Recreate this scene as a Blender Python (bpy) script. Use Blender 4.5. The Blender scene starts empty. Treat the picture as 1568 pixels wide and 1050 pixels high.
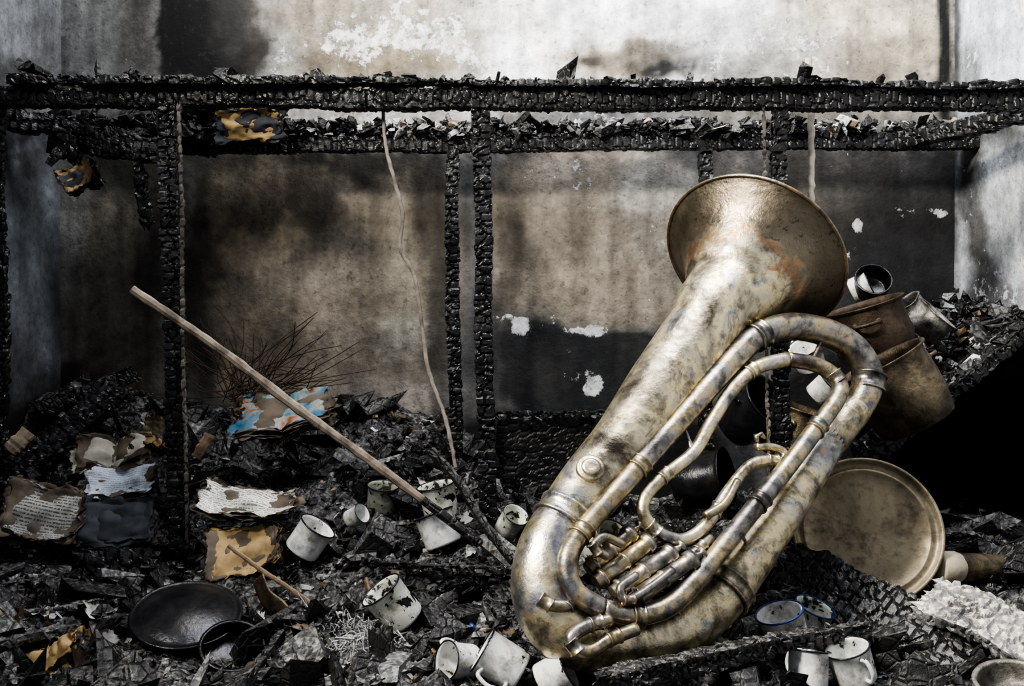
import bpy, math, random
import numpy as np
from mathutils import Vector, Matrix
random.seed(7); rng=np.random.default_rng(7)
F=1568*35/36; CZ=0.8
DS=2.5; DB=3.3; DR=3.15
XL=(95-784)/F*DB; XR=(1460-784)/F*DB
def V(u,v,d): return Vector(((u-784)/F*d, d, CZ+(525-v)/F*d))
def px(p,d): return p/F*d
# ---------- noise
def _h(i,j,k,s):
    n=(i*73856093)^(j*19349663)^(k*83492791)^(s*26544357)
    n&=0xffffffff; n=((n^(n>>13))*1274126177)&0xffffffff; n^=n>>16
    return n/4294967296.0
def vn(x,y,z=0.0,s=1):
    x=np.asarray(x,float);y=np.asarray(y,float)+0*x;z=np.asarray(z,float)+0*x
    i=np.floor(x).astype(np.int64);j=np.floor(y).astype(np.int64);k=np.floor(z).astype(np.int64)
    fx=x-i;fy=y-j;fz=z-k
    fx=fx*fx*(3-2*fx);fy=fy*fy*(3-2*fy);fz=fz*fz*(3-2*fz)
    r=0
    for a in(0,1):
        for b in(0,1):
            for c in(0,1):
                r=r+_h(i+a,j+b,k+c,s)*(fx if a else 1-fx)*(fy if b else 1-fy)*(fz if c else 1-fz)
    return r
def fbm(x,y,z=0.0,o=4,s=1):
    t=0;A=1.0;S=0
    for q in range(o):
        t=t+A*vn(np.asarray(x)*2**q,np.asarray(y)*2**q,np.asarray(z)*2**q,s+q);S+=A;A*=.5
    return t/S
def sst(a,b,x):
    t=np.clip((x-a)/(b-a),0,1);return t*t*(3-2*t)
# ---------- mesh builder
class MB:
    def __init__(s): s.v=[];s.f=[];s.m=[];s.sm=[];s.a=[]
    def add(s,vs,fs,m=0,smooth=True,attr=None):
        b=len(s.v); s.v.extend([tuple(p) for p in vs])
        s.a.extend(attr if attr is not None else [(0,0,0)]*len(vs))
        s.f.extend([tuple(i+b for i in f) for f in fs])
        s.m.extend([m]*len(fs)); s.sm.extend([smooth]*len(fs))
    def build(s,name,mats,center=True,parent=None):
        v=np.array(s.v,float)
        c=(v.min(0)+v.max(0))/2 if center else np.zeros(3)
        me=bpy.data.meshes.new(name); me.from_pydata((v-c).tolist(),[],s.f)
        for m in mats: me.materials.append(m)
        me.polygons.foreach_set('material_index',s.m); me.polygons.foreach_set('use_smooth',s.sm)
        at=me.attributes.new('puv','FLOAT_COLOR','POINT')
        a=np.ones((len(v),4));a[:,:3]=np.array(s.a)
        at.data.foreach_set('color',a.ravel())
        me.update()
        o=bpy.data.objects.new(name,me); o.location=c
        bpy.context.scene.collection.objects.link(o)
        if parent: o.parent=parent
        return o
def catmull(pts,sub=8):
    P=[np.array(p,float) for p in pts]; P=[2*P[0]-P[1]]+P+[2*P[-1]-P[-2]]
    out=[]
    for i in range(1,len(P)-2):
        for k in range(sub):
            t=k/sub
            out.append(.5*((2*P[i])+(-P[i-1]+P[i+1])*t+(2*P[i-1]-5*P[i]+4*P[i+1]-P[i+2])*t*t+(-P[i-1]+3*P[i]-3*P[i+1]+P[i+2])*t**3))
    out.append(P[-2]); return out
def tube(mb,pts,rad,m=0,n=16,caps=True,smooth=True,flat=1.0,av=None):
    pts=[Vector(p[:3]) for p in pts]
    if not hasattr(rad,'__len__'): rad=[rad]*len(pts)
    T=[]
    for i in range(len(pts)):
        a=pts[max(0,i-1)];b=pts[min(len(pts)-1,i+1)]
        t=(b-a); T.append(t.normalized() if t.length>1e-9 else (T[-1] if T else Vector((0,0,1))))
    ref=Vector((0,0,1)) if abs(T[0].z)<.9 else Vector((1,0,0))
    N=(ref-T[0]*ref.dot(T[0])).normalized()
    vs=[];fs=[];at=[]
    for i,p in enumerate(pts):
        N=(N-T[i]*N.dot(T[i])).normalized(); B=T[i].cross(N)
        for k in range(n):
            a=2*math.pi*k/n
            vs.append(p+(N*math.cos(a)+B*math.sin(a)*flat)*rad[i]); at.append((av[i] if av else 0,0,0))
    for i in range(len(pts)-1):
        for k in range(n):
            k2=(k+1)%n; fs.append((i*n+k,i*n+k2,(i+1)*n+k2,(i+1)*n+k))
    if caps:
        fs.append(tuple(range(n-1,-1,-1))); fs.append(tuple((len(pts)-1)*n+k for k in range(n)))
    mb.add(vs,fs,m,smooth,at)
def frame(axis,ref=None):
    a=Vector(axis).normalized(); r=Vector(ref) if ref else (Vector((0,0,1)) if abs(a.z)<.9 else Vector((1,0,0)))
    x=(r-a*r.dot(a)).normalized(); y=a.cross(x); return x,y,a
def lathe(mb,prof,origin,axis,m=0,n=32,jit=0,ref=None,smooth=True,seed=1):
    x,y,a=frame(axis,ref); o=Vector(origin); vs=[];fs=[]
    for i,(r,h) in enumerate(prof):
        for k in range(n):
            t=2*math.pi*k/n
            rr=r; hh=h
            if jit:
                q=float(vn(math.cos(t)*1.5+5,math.sin(t)*1.5+5,h*20,seed))-.5
                rr=r*(1+jit*q*2)
            vs.append(o+x*math.cos(t)*rr+y*math.sin(t)*rr+a*hh)
    for i in range(len(prof)-1):
        for k in range(n):
            k2=(k+1)%n; fs.append((i*n+k,i*n+k2,(i+1)*n+k2,(i+1)*n+k))
    mb.add(vs,fs,m,smooth)
# alligator-charred timber
def char_beam(mb,p0,p1,w,h,m=0,cell=.028,depth=.005,seed=0,res=.006,up=(0,0,1),erode=.12,taper=(1,1),bend=0,smooth=False):
    p0=Vector(p0);p1=Vector(p1);L=(p1-p0).length;t=(p1-p0).normalized()
    upv=Vector(up); 
    if abs(t.dot(upv))>.95: upv=Vector((0,-1,0))
    U=(upv-t*upv.dot(t)).normalized(); S=t.cross(U)
    nl=max(4,int(L/res)); nw=max(2,int(w/res)); nh=max(2,int(h/res))
    per=[]
    for k in range(nw): per.append((-.5+k/nw,.5))
    for k in range(nh): per.append((.5,.5-k/nh))
    for k in range(nw): per.append((.5-k/nw,-.5))
    for k in range(nh): per.append((-.5,-.5+k/nh))
    per=np.array(per); n=len(per)
    ll=np.linspace(0,1,nl+1)
    A,B=np.meshgrid(ll*L,np.arange(n),indexing='ij')
    cx=per[:,0][None,:]*w+0*A; cy=per[:,1][None,:]*h+0*A
    sd=seed*3.17
    pc=np.arange(n)*(2*(w+h)/n); pc=pc[None,:]+0*A
    # jittered cellular crack pattern, cracks mainly across the grain
    gxx=A/(cell*.85)+(vn(A*30,pc*30,sd,3)-.5)*.4+2.0*vn(A*3,0*A,sd,14); gyy=pc/(cell*1.5)+(vn(A*30,pc*30,sd+9,4)-.5)*.4
    i0=np.floor(gxx).astype(np.int64); j0=np.floor(gyy).astype(np.int64)
    F1=np.full(A.shape,9.);F2=np.full(A.shape,9.);ID=np.zeros(A.shape)
    for di in(-1,0,1):
        for dj in(-1,0,1):
            ii=i0+di;jj=j0+dj
            fx=ii+.5+(_h(ii,jj,0*ii,seed+5)-.5)*.8; fy=jj+.5+(_h(ii,jj,0*ii+1,seed+6)-.5)*.8
            dd=np.maximum(np.abs(gxx-fx),np.abs(gyy-fy))*.6+np.hypot(gxx-fx,gyy-fy)*.4; idv=_h(ii,jj,0*ii+2,seed+7)
            c1=dd<F1
            F2=np.where(c1,F1,np.minimum(F2,dd)); ID=np.where(c1,idv,ID); F1=np.where(c1,dd,F1)
    g=1-sst(0,.22,F2-F1)
    disp=-depth*1.5*g+(ID-.5)*depth*1.2+(vn(A*80,pc*80,sd,8)-.5)*depth*.5
    er=1-erode*2*np.abs(fbm(A*7,pc*3,sd,4,21)-.5)*2
    tp=(taper[0]+(taper[1]-taper[0])*A/L)
    rr=np.sqrt((per[:,0]*2)**4+(per[:,1]*2)**4)[None,:]
    cr=1-.07*np.clip(rr-1,0,1)
    nx=np.where(np.abs(per[:,0])>.49,np.sign(per[:,0]),0)[None,:]; ny=np.where(np.abs(per[:,1])>.49,np.sign(per[:,1]),0)[None,:]
    X=cx*er*cr*tp+nx*disp; Y=cy*er*cr*tp+ny*disp
    off=(fbm(ll*L*3,sd,0,3,31)-.5)*.02
    endj=(vn(np.arange(n)*.7,sd,0,41)-.5)*.04
    vs=[]
    for i in range(nl+1):
        c=p0+t*(ll[i]*L)+U*(float(off[i])+bend*math.sin(math.pi*ll[i]))
        for k in range(n):
            cc=c
            if i==0 or i==nl: cc=c+t*float(endj[k])
            vs.append(cc+S*X[i,k]+U*Y[i,k])
    fs=[]
    for i in range(nl):
        for k in range(n):
            k2=(k+1)%n; fs.append((i*n+k,i*n+k2,(i+1)*n+k2,(i+1)*n+k))
    fs.append(tuple(range(n-1,-1,-1))); fs.append(tuple(nl*n+k for k in range(n)))
    mb.add(vs,fs,m,smooth)
# ---------- nodes
def nd(nt,t,ins=None,**pr):
    n=nt.nodes.new(t)
    for k,v in pr.items(): setattr(n,k,v)
    for k,v in (ins or {}).items():
        if isinstance(v,bpy.types.NodeSocket): nt.links.new(v,n.inputs[k])
        else: n.inputs[k].default_value=v
    return n
def ramp(nt,fac,stops,interp='LINEAR'):
    n=nt.nodes.new('ShaderNodeValToRGB'); nt.links.new(fac,n.inputs[0]); cr=n.color_ramp; cr.interpolation=interp
    while len(cr.elements)<len(stops): cr.elements.new(.5)
    for e,(p,c) in zip(cr.elements,stops):
        e.position=p; e.color=(c,c,c,1) if not hasattr(c,'__len__') else (*c,1)
    return n.outputs[0]
def mix(nt,fac,a,b,blend='MIX'):
    n=nt.nodes.new('ShaderNodeMix'); n.data_type='RGBA'; n.blend_type=blend
    for idx,v in ((0,fac),(6,a),(7,b)):
        if isinstance(v,bpy.types.NodeSocket): nt.links.new(v,n.inputs[idx])
        elif idx==0: n.inputs[0].default_value=v
        else: n.inputs[idx].default_value=(*v,1)
    return n.outputs[2]
def mth(nt,op,a,b=0.0,clamp=False):
    n=nt.nodes.new('ShaderNodeMath'); n.operation=op; n.use_clamp=clamp
    for i,v in ((0,a),(1,b)):
        if isinstance(v,bpy.types.NodeSocket): nt.links.new(v,n.inputs[i])
        else: n.inputs[i].default_value=v
    return n.outputs[0]
def noise(nt,co,s,det=4,rough=.55,dist=0):
    return nd(nt,'ShaderNodeTexNoise',{'Vector':co,'Scale':s,'Detail':det,'Roughness':rough,'Distortion':dist}).outputs[0]
def base(name):
    m=bpy.data.materials.new(name); m.use_nodes=True; nt=m.node_tree; b=nt.nodes['Principled BSDF']
    co=nd(nt,'ShaderNodeTexCoord').outputs['Object']
    return m,nt,b,co
def setin(nt,b,k,v):
    if isinstance(v,bpy.types.NodeSocket): nt.links.new(v,b.inputs[k])
    else: b.inputs[k].default_value=(*v,1) if hasattr(v,'__len__') else v
def bump(nt,b,h,st=.5,dist=.01):
    n=nd(nt,'ShaderNodeBump',{'Height':h,'Strength':st,'Distance':dist}); nt.links.new(n.outputs[0],b.inputs['Normal'])
def upmask(nt):
    g=nd(nt,'ShaderNodeNewGeometry'); s=nd(nt,'ShaderNodeSeparateXYZ',{0:g.outputs['Normal']}); return s.outputs[2]
def m_char(name,lo=.003,hi=.032,ash=.5,ashc=(.33,.325,.31),tint=(1,1,1),cs=38,rl=.2,rh=.62,bst=.8,vor=.5):
    m,nt,b,co=base(name)
    n1=noise(nt,co,9,5); c=ramp(nt,n1,[(.35,tuple(lo*t for t in tint)),(.7,tuple(hi*t for t in tint))])
    fine=noise(nt,co,70,5,.65)
    up=upmask(nt)
    a=mth(nt,'MULTIPLY',ramp(nt,fine,[(.56-.1*ash,0),(.78-.1*ash,1)]),ramp(nt,up,[(.2,.08),(.85,1)]))
    a=mth(nt,'MULTIPLY',a,ash,True)
    c=mix(nt,a,c,ashc); setin(nt,b,'Base Color',c)
    setin(nt,b,'Roughness',ramp(nt,noise(nt,co,22,3),[(.35,rl),(.65,rh)]))
    vo=nd(nt,'ShaderNodeTexVoronoi',{'Vector':co,'Scale':cs},feature='DISTANCE_TO_EDGE').outputs[0]
    h=mth(nt,'ADD',mth(nt,'MULTIPLY',ramp(nt,vo,[(0,0),(.12,1)]),vor),fine)
    bump(nt,b,h,bst,.006); return m
def m_metal(name,cols,rough=(.3,.6),metal=.85,sc=6,soot=.4,bumpy=.15,attr=None):
    m,nt,b,co=base(name)
    n1=noise(nt,co,sc,6,.6,.6); st=[(.30+.40*i/(len(cols)-1),c) for i,c in enumerate(cols)]
    c=ramp(nt,n1,st)
    n3=noise(nt,co,sc*2.3,6,.7,1.0); c=mix(nt,mth(nt,'MULTIPLY',ramp(nt,n3,[(.55,0),(.62,1)]),.5),c,cols[0])
    f=noise(nt,co,45,6,.7); f2=noise(nt,co,11,7,.72)
    c=mix(nt,mth(nt,'MULTIPLY',ramp(nt,f,[(.5,0),(.68,1)]),soot),c,(.04,.034,.028))
    c=mix(nt,mth(nt,'MULTIPLY',ramp(nt,f2,[(.50,0),(.63,1)]),soot*.85),c,(.06,.05,.04))
    if attr:
        at=nd(nt,'ShaderNodeAttribute',attribute_name='puv'); sp=nd(nt,'ShaderNodeSeparateXYZ',{0:at.outputs['Vector']})
        c2=ramp(nt,noise(nt,co,6,6,.6,.5),[(.3+.4*i/(len(attr)-1),q) for i,q in enumerate(attr)])
        c2=mix(nt,mth(nt,'MULTIPLY',ramp(nt,noise(nt,co,70,4,.6),[(.6,0),(.66,1)]),.5),c2,(.04,.03,.02))
        k=mth(nt,'ADD',sp.outputs[0],mth(nt,'MULTIPLY',mth(nt,'SUBTRACT',noise(nt,co,8,6,.65,1.5),.5),1.7))
        c=mix(nt,ramp(nt,k,[(.34,0),(.5,.7),(.68,1)]),c,c2)
        band=ramp(nt,k,[(.28,0),(.42,1),(.58,0)]); c=mix(nt,mth(nt,'MULTIPLY',mth(nt,'MULTIPLY',band,ramp(nt,sp.outputs[0],[(.02,0),(.2,1)])),.6),c,(.38,.18,.08))
    setin(nt,b,'Base Color',c); b.inputs['Metallic'].default_value=metal
    setin(nt,b,'Roughness',ramp(nt,mth(nt,'ADD',mth(nt,'MULTIPLY',noise(nt,co,14,5),.6),mth(nt,'MULTIPLY',f,.4)),[(.35,rough[0]),(.65,rough[1])]))
    bump(nt,b,mth(nt,'ADD',f,noise(nt,co,5,2)),bumpy,.01); return m
def m_enamel(name,col=(.80,.81,.79),chip=.63,chipc=(.015,.014,.013),grime=.75):
    m,nt,b,co=base(name)
    g=noise(nt,co,18,7,.72,.3); c=mix(nt,mth(nt,'MULTIPLY',ramp(nt,g,[(.46,0),(.64,1)]),grime),col,(.12,.10,.08))
    ch=noise(nt,co,38,6,.65,.4); k=ramp(nt,ch,[(chip,0),(chip+.02,1)])
    setin(nt,b,'Base Color',mix(nt,k,c,chipc)); setin(nt,b,'Roughness',ramp(nt,g,[(.3,.18),(.7,.5)]))
    bump(nt,b,mth(nt,'SUBTRACT',1.0,k),.4,.002); return m
def m_wood(name,a,bc,rough=.75,burn=.5):
    m,nt,b,co=base(name)
    n1=noise(nt,co,30,5,.6); c=ramp(nt,n1,[(.3,a),(.7,bc)])
    n2=noise(nt,co,11,5,.65); c=mix(nt,mth(nt,'MULTIPLY',ramp(nt,n2,[(.48,0),(.6,1)]),burn),c,(.02,.016,.013))
    setin(nt,b,'Base Color',c); b.inputs['Roughness'].default_value=rough; bump(nt,b,n1,.5,.004); return m
def m_paper(name,col,edge=(.008,.007,.006),mid=(.10,.06,.035),text=0,multi=None):
    m,nt,b,co=base(name)
    at=nd(nt,'ShaderNodeAttribute',attribute_name='puv'); sp=nd(nt,'ShaderNodeSeparateXYZ',{0:at.outputs['Vector']})
    e=mth(nt,'ADD',sp.outputs[2],mth(nt,'MULTIPLY',mth(nt,'SUBTRACT',noise(nt,co,20,6,.7),.5),1.2))
    if multi:
        c=ramp(nt,noise(nt,co,11,4,.55,.8),[(.3+.4*i/(len(multi)-1),q) for i,q in enumerate(multi)])
    else: c=mix(nt,ramp(nt,noise(nt,co,16,5),[(.4,0),(.65,1)]),col,tuple(x*.45 for x in col))
    if text:
        ln=mth(nt,'GREATER_THAN',mth(nt,'SINE',mth(nt,'MULTIPLY',sp.outputs[1],120.0)),.15)
        cx=nd(nt,'ShaderNodeCombineXYZ',{0:mth(nt,'MULTIPLY',sp.outputs[0],60.0),1:mth(nt,'MULTIPLY',sp.outputs[1],19.0)}).outputs[0]
        w=mth(nt,'GREATER_THAN',noise(nt,cx,1,1),.45)
        c=mix(nt,mth(nt,'MULTIPLY',mth(nt,'MULTIPLY',ln,w),text),c,(.03,.03,.03))
    c=mix(nt,ramp(nt,e,[(.48,0),(.62,1)]),c,mid); c=mix(nt,ramp(nt,e,[(.54,0),(.70,1)]),c,edge)
    setin(nt,b,'Base Color',c); b.inputs['Roughness'].default_value=.8
    bump(nt,b,noise(nt,co,60,3),.25,.003); return m
def m_plain(name,col,rough=.6,metal=0):
    m,nt,b,co=base(name); n=noise(nt,co,25,4)
    setin(nt,b,'Base Color',mix(nt,ramp(nt,n,[(.35,0),(.7,1)]),col,tuple(x*.5 for x in col))); b.inputs['Roughness'].default_value=rough;b.inputs['Metallic'].default_value=metal
    return m
M_CH=m_char('char_black'); M_CHP=m_char('char_post',.004,.026,.35,(.24,.25,.27),cs=60,rl=.22,rh=.5,bst=.35,vor=.15)
M_CHG=m_char('char_grey',.02,.12,.95,(.46,.45,.43)); M_ASH=m_char('ash_white',.25,.7,.9,(.85,.85,.83))
M_BRN=m_wood('burnt_brown',(.10,.065,.04),(.24,.165,.10),burn=.75)
M_STRIP=m_wood('edge_strip',(.05,.045,.04),(.16,.14,.12),burn=.8)
M_PALE=m_wood('pale_wood',(.22,.17,.12),(.42,.34,.25),burn=.5)
M_GROUND=m_char('rubble_ground_mat',.002,.035,.85,(.36,.35,.34),cs=26)
M_SUNP=m_char('sunlit_ash_plank',.03,.24,1.0,(.62,.57,.48),cs=60,bst=.4,vor=.2)  # ashy char with sunlight put into its colour, paler and warmer
GOLD=[(.08,.065,.05),(.32,.28,.21),(.54,.48,.36),(.74,.63,.39),(.53,.50,.45),(.25,.255,.28),(.44,.25,.11)]
BRN=[(.11,.088,.062),(.19,.16,.118),(.26,.225,.165),(.35,.30,.22)]
M_TUBA=m_metal('tuba_silver_tarnish',GOLD,(.2,.48),.87,8,.62,.22,attr=BRN)
M_TUBD=m_metal('tuba_dark_tube',[(.06,.054,.047),(.19,.18,.18),(.36,.33,.29),(.48,.39,.23),(.17,.18,.21),(.34,.18,.09)],(.22,.48),.86,11,.65)
M_POT=m_metal('pot_scorched',[(.03,.024,.018),(.11,.088,.06),(.22,.18,.12),(.12,.082,.05)],(.3,.6),.7,9,.6,.4)
M_POTR=m_metal('pot_rust',[(.03,.022,.016),(.09,.065,.045),(.15,.11,.08)],(.4,.7),.6,9,.6,.4)
M_TRAY=m_metal('tray_brassy',[(.13,.10,.068),(.25,.205,.138),(.32,.27,.185),(.20,.165,.11)],(.4,.6),.55,7,.45,.1)
M_PAN=m_metal('pan_black',[(.012,.012,.013),(.035,.035,.04),(.07,.065,.06)],(.13,.33),.6,12,.3,.2)
M_TIN=m_metal('tin_grey',[(.05,.05,.05),(.2,.19,.18),(.35,.33,.3),(.12,.1,.08)],(.35,.6),.7,14,.5,.5)
M_EN=m_enamel('enamel_white'); M_EN2=m_enamel('enamel_chipped',(.76,.77,.69),.56)
M_GLS=m_enamel('sooty_glass',(.34,.37,.31),.55,(.05,.045,.04),.9)
M_BLUE=m_plain('blue_rim',(.02,.05,.25),.3)
M_WIRE=m_plain('rusty_wire',(.06,.035,.022),.8)
# ---------- walls
def wallmat(name,fl=(.80,.81,.82)):
    m,nt,b,co=base(name)
    at=nd(nt,'ShaderNodeAttribute',attribute_name='puv').outputs['Color']
    at2=nd(nt,'ShaderNodeAttribute',attribute_name='flake').outputs['Fac']
    n=noise(nt,co,34,8,.7); n2=noise(nt,co,7,6,.65)
    c=mix(nt,1.0,at,ramp(nt,n,[(.3,.6),(.7,1.25)]),'MULTIPLY')
    c=mix(nt,1.0,c,ramp(nt,n2,[(.3,.7),(.7,1.2)]),'MULTIPLY')
    k=mth(nt,'ADD',mth(nt,'MULTIPLY',noise(nt,co,28,10,.76),.7),mth(nt,'MULTIPLY',noise(nt,co,6,4),.3))
    k=mth(nt,'ADD',k,mth(nt,'MULTIPLY',at2,.5)); fk=ramp(nt,k,[(.63,0),(.65,.8),(.70,1)])
    fl2=mix(nt,ramp(nt,noise(nt,co,40,5,.6),[(.4,0),(.65,1)]),fl,tuple(x*.6 for x in fl))
    c=mix(nt,mth(nt,'MULTIPLY',fk,.88),c,fl2)
    dk=ramp(nt,noise(nt,co,60,4,.55),[(.62,0),(.66,1)]); c=mix(nt,mth(nt,'MULTIPLY',dk,.4),c,(.04,.035,.03))
    setin(nt,b,'Base Color',c); b.inputs['Roughness'].default_value=.85
    bump(nt,b,mth(nt,'ADD',n,mth(nt,'MULTIPLY',fk,.8)),.55,.01); return m
def grid_wall(name,ax,c0,r0,r1,z0,z1,fn,mat,res=.009):
    na=int((r1-r0)/res);nz=int((z1-z0)/res)
    A,Z=np.meshgrid(np.linspace(r0,r1,na+1),np.linspace(z0,z1,nz+1),indexing='ij')
    col,fl=fn(A,Z)
    me=bpy.data.meshes.new(name)
    if ax=='y': P=np.stack([A,0*A+c0,Z],-1)
    else: P=np.stack([0*A+c0,A,Z],-1)
    P[...,1 if ax=='y' else 0]+=(fbm(A*2.2,Z*2.2,c0,3,77))*.015*(1 if ax=='y' else (1 if c0>0 else -1))
    idx=np.arange((na+1)*(nz+1)).reshape(na+1,nz+1)
    q=np.stack([idx[:-1,:-1],idx[1:,:-1],idx[1:,1:],idx[:-1,1:]],-1).reshape(-1,4)
    me.from_pydata(P.reshape(-1,3).tolist(),[],q.tolist())
    a=me.attributes.new('puv','FLOAT_COLOR','POINT'); cc=np.ones((A.size,4)); cc[:,:3]=np.clip(col.reshape(-1,3),0,1); a.data.foreach_set('color',cc.ravel())
    a=me.attributes.new('flake','FLOAT','POINT'); a.data.foreach_set('value',fl.ravel())
    me.materials.append(mat); me.update()
    o=bpy.data.objects.new(name,me); bpy.context.scene.collection.objects.link(o); return o
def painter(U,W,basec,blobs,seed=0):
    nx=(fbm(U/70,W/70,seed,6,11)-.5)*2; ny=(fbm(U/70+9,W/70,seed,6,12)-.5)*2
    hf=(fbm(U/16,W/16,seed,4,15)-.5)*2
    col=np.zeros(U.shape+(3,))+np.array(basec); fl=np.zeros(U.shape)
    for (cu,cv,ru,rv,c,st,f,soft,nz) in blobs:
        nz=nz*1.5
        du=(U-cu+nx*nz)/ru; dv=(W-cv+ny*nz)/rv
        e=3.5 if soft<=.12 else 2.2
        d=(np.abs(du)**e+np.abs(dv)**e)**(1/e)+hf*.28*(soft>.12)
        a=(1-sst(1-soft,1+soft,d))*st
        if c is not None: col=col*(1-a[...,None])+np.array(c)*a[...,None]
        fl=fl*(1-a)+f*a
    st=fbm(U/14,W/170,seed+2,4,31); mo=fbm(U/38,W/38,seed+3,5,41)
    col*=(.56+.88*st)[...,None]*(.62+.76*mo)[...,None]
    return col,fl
K=(.006,.006,.006)
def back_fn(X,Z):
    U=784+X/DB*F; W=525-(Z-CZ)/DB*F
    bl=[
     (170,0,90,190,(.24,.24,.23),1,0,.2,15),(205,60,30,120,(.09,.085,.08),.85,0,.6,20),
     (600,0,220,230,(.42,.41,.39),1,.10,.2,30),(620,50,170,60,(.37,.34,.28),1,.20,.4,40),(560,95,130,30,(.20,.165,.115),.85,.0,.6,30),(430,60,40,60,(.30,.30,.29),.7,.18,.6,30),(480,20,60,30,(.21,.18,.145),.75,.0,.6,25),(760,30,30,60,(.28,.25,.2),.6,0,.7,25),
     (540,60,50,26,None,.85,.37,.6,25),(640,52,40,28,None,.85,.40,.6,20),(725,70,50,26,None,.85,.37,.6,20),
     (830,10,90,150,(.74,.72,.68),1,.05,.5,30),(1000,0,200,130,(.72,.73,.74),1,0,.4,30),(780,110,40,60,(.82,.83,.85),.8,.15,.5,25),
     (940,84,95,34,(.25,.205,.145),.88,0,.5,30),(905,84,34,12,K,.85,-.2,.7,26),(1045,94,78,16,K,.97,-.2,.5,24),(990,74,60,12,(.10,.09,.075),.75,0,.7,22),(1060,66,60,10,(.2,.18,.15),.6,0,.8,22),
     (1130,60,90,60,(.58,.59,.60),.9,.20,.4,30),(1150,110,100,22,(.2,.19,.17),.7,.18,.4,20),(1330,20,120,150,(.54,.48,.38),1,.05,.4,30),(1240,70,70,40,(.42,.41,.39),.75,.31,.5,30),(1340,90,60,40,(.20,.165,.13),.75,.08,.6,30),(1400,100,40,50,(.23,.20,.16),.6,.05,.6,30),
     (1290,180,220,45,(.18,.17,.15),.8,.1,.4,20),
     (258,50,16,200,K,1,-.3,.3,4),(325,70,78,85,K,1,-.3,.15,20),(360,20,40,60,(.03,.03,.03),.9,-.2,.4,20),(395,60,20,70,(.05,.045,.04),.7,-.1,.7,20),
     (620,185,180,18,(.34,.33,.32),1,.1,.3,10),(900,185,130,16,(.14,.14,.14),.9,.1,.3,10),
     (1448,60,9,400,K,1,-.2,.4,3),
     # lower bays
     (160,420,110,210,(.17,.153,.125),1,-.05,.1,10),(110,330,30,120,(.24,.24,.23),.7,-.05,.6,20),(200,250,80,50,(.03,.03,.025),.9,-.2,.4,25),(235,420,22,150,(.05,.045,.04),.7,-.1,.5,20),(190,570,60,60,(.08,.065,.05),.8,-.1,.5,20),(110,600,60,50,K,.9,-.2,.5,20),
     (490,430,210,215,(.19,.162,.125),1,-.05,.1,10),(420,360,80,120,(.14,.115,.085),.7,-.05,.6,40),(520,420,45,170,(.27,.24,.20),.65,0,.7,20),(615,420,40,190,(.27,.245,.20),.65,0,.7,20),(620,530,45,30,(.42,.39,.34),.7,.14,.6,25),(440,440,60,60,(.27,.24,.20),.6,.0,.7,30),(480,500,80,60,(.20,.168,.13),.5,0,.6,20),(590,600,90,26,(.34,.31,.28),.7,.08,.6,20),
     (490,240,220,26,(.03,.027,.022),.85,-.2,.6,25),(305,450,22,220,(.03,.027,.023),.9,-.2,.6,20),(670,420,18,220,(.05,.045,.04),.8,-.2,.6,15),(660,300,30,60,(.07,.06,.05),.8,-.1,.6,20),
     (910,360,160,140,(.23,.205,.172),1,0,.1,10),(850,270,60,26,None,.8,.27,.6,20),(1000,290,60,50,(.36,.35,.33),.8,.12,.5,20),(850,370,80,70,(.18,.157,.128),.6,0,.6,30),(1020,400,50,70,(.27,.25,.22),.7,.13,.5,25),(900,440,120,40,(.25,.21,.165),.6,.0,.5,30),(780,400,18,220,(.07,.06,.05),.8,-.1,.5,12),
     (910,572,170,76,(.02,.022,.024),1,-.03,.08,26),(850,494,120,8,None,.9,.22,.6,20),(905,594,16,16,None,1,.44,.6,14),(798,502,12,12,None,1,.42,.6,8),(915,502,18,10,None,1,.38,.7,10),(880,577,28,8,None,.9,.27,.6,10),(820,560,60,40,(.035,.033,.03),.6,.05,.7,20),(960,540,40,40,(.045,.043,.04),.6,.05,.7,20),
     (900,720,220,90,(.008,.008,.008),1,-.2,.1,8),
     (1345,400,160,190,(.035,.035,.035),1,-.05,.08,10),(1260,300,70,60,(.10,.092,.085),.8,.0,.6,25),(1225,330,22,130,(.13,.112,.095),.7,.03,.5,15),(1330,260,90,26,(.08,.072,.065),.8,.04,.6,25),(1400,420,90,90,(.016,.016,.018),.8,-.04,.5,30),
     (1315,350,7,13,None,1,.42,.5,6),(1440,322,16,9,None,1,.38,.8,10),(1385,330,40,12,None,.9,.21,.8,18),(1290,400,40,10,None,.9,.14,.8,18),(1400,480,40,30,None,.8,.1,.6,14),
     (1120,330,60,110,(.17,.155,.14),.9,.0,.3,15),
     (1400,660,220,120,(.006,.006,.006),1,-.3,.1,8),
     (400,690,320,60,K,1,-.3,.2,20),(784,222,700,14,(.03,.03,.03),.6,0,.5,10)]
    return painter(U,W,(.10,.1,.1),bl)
def left_fn(Y,Z):
    U=784+XL/Y.clip(.6)*F; W=525-(Z-CZ)/Y.clip(.6)*F
    bl=[(50,0,140,190,(.26,.27,.28),1,.02,.3,25),(30,130,60,50,(.10,.10,.10),.8,0,.5,20),(70,40,25,90,(.14,.14,.14),.6,0,.7,20),
        (50,210,120,22,K,.8,0,.5,15),(50,420,80,200,(.22,.235,.26),1,.02,.2,20),(70,330,20,110,(.34,.37,.41),.7,.08,.6,20),(92,450,8,220,(.07,.07,.07),.5,-.1,.8,6),(60,250,30,30,(.07,.07,.07),.7,0,.6,20),
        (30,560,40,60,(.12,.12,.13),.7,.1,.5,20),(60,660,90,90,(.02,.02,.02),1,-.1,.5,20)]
    return painter(U,W,(.15,.155,.16),bl,3)
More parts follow.
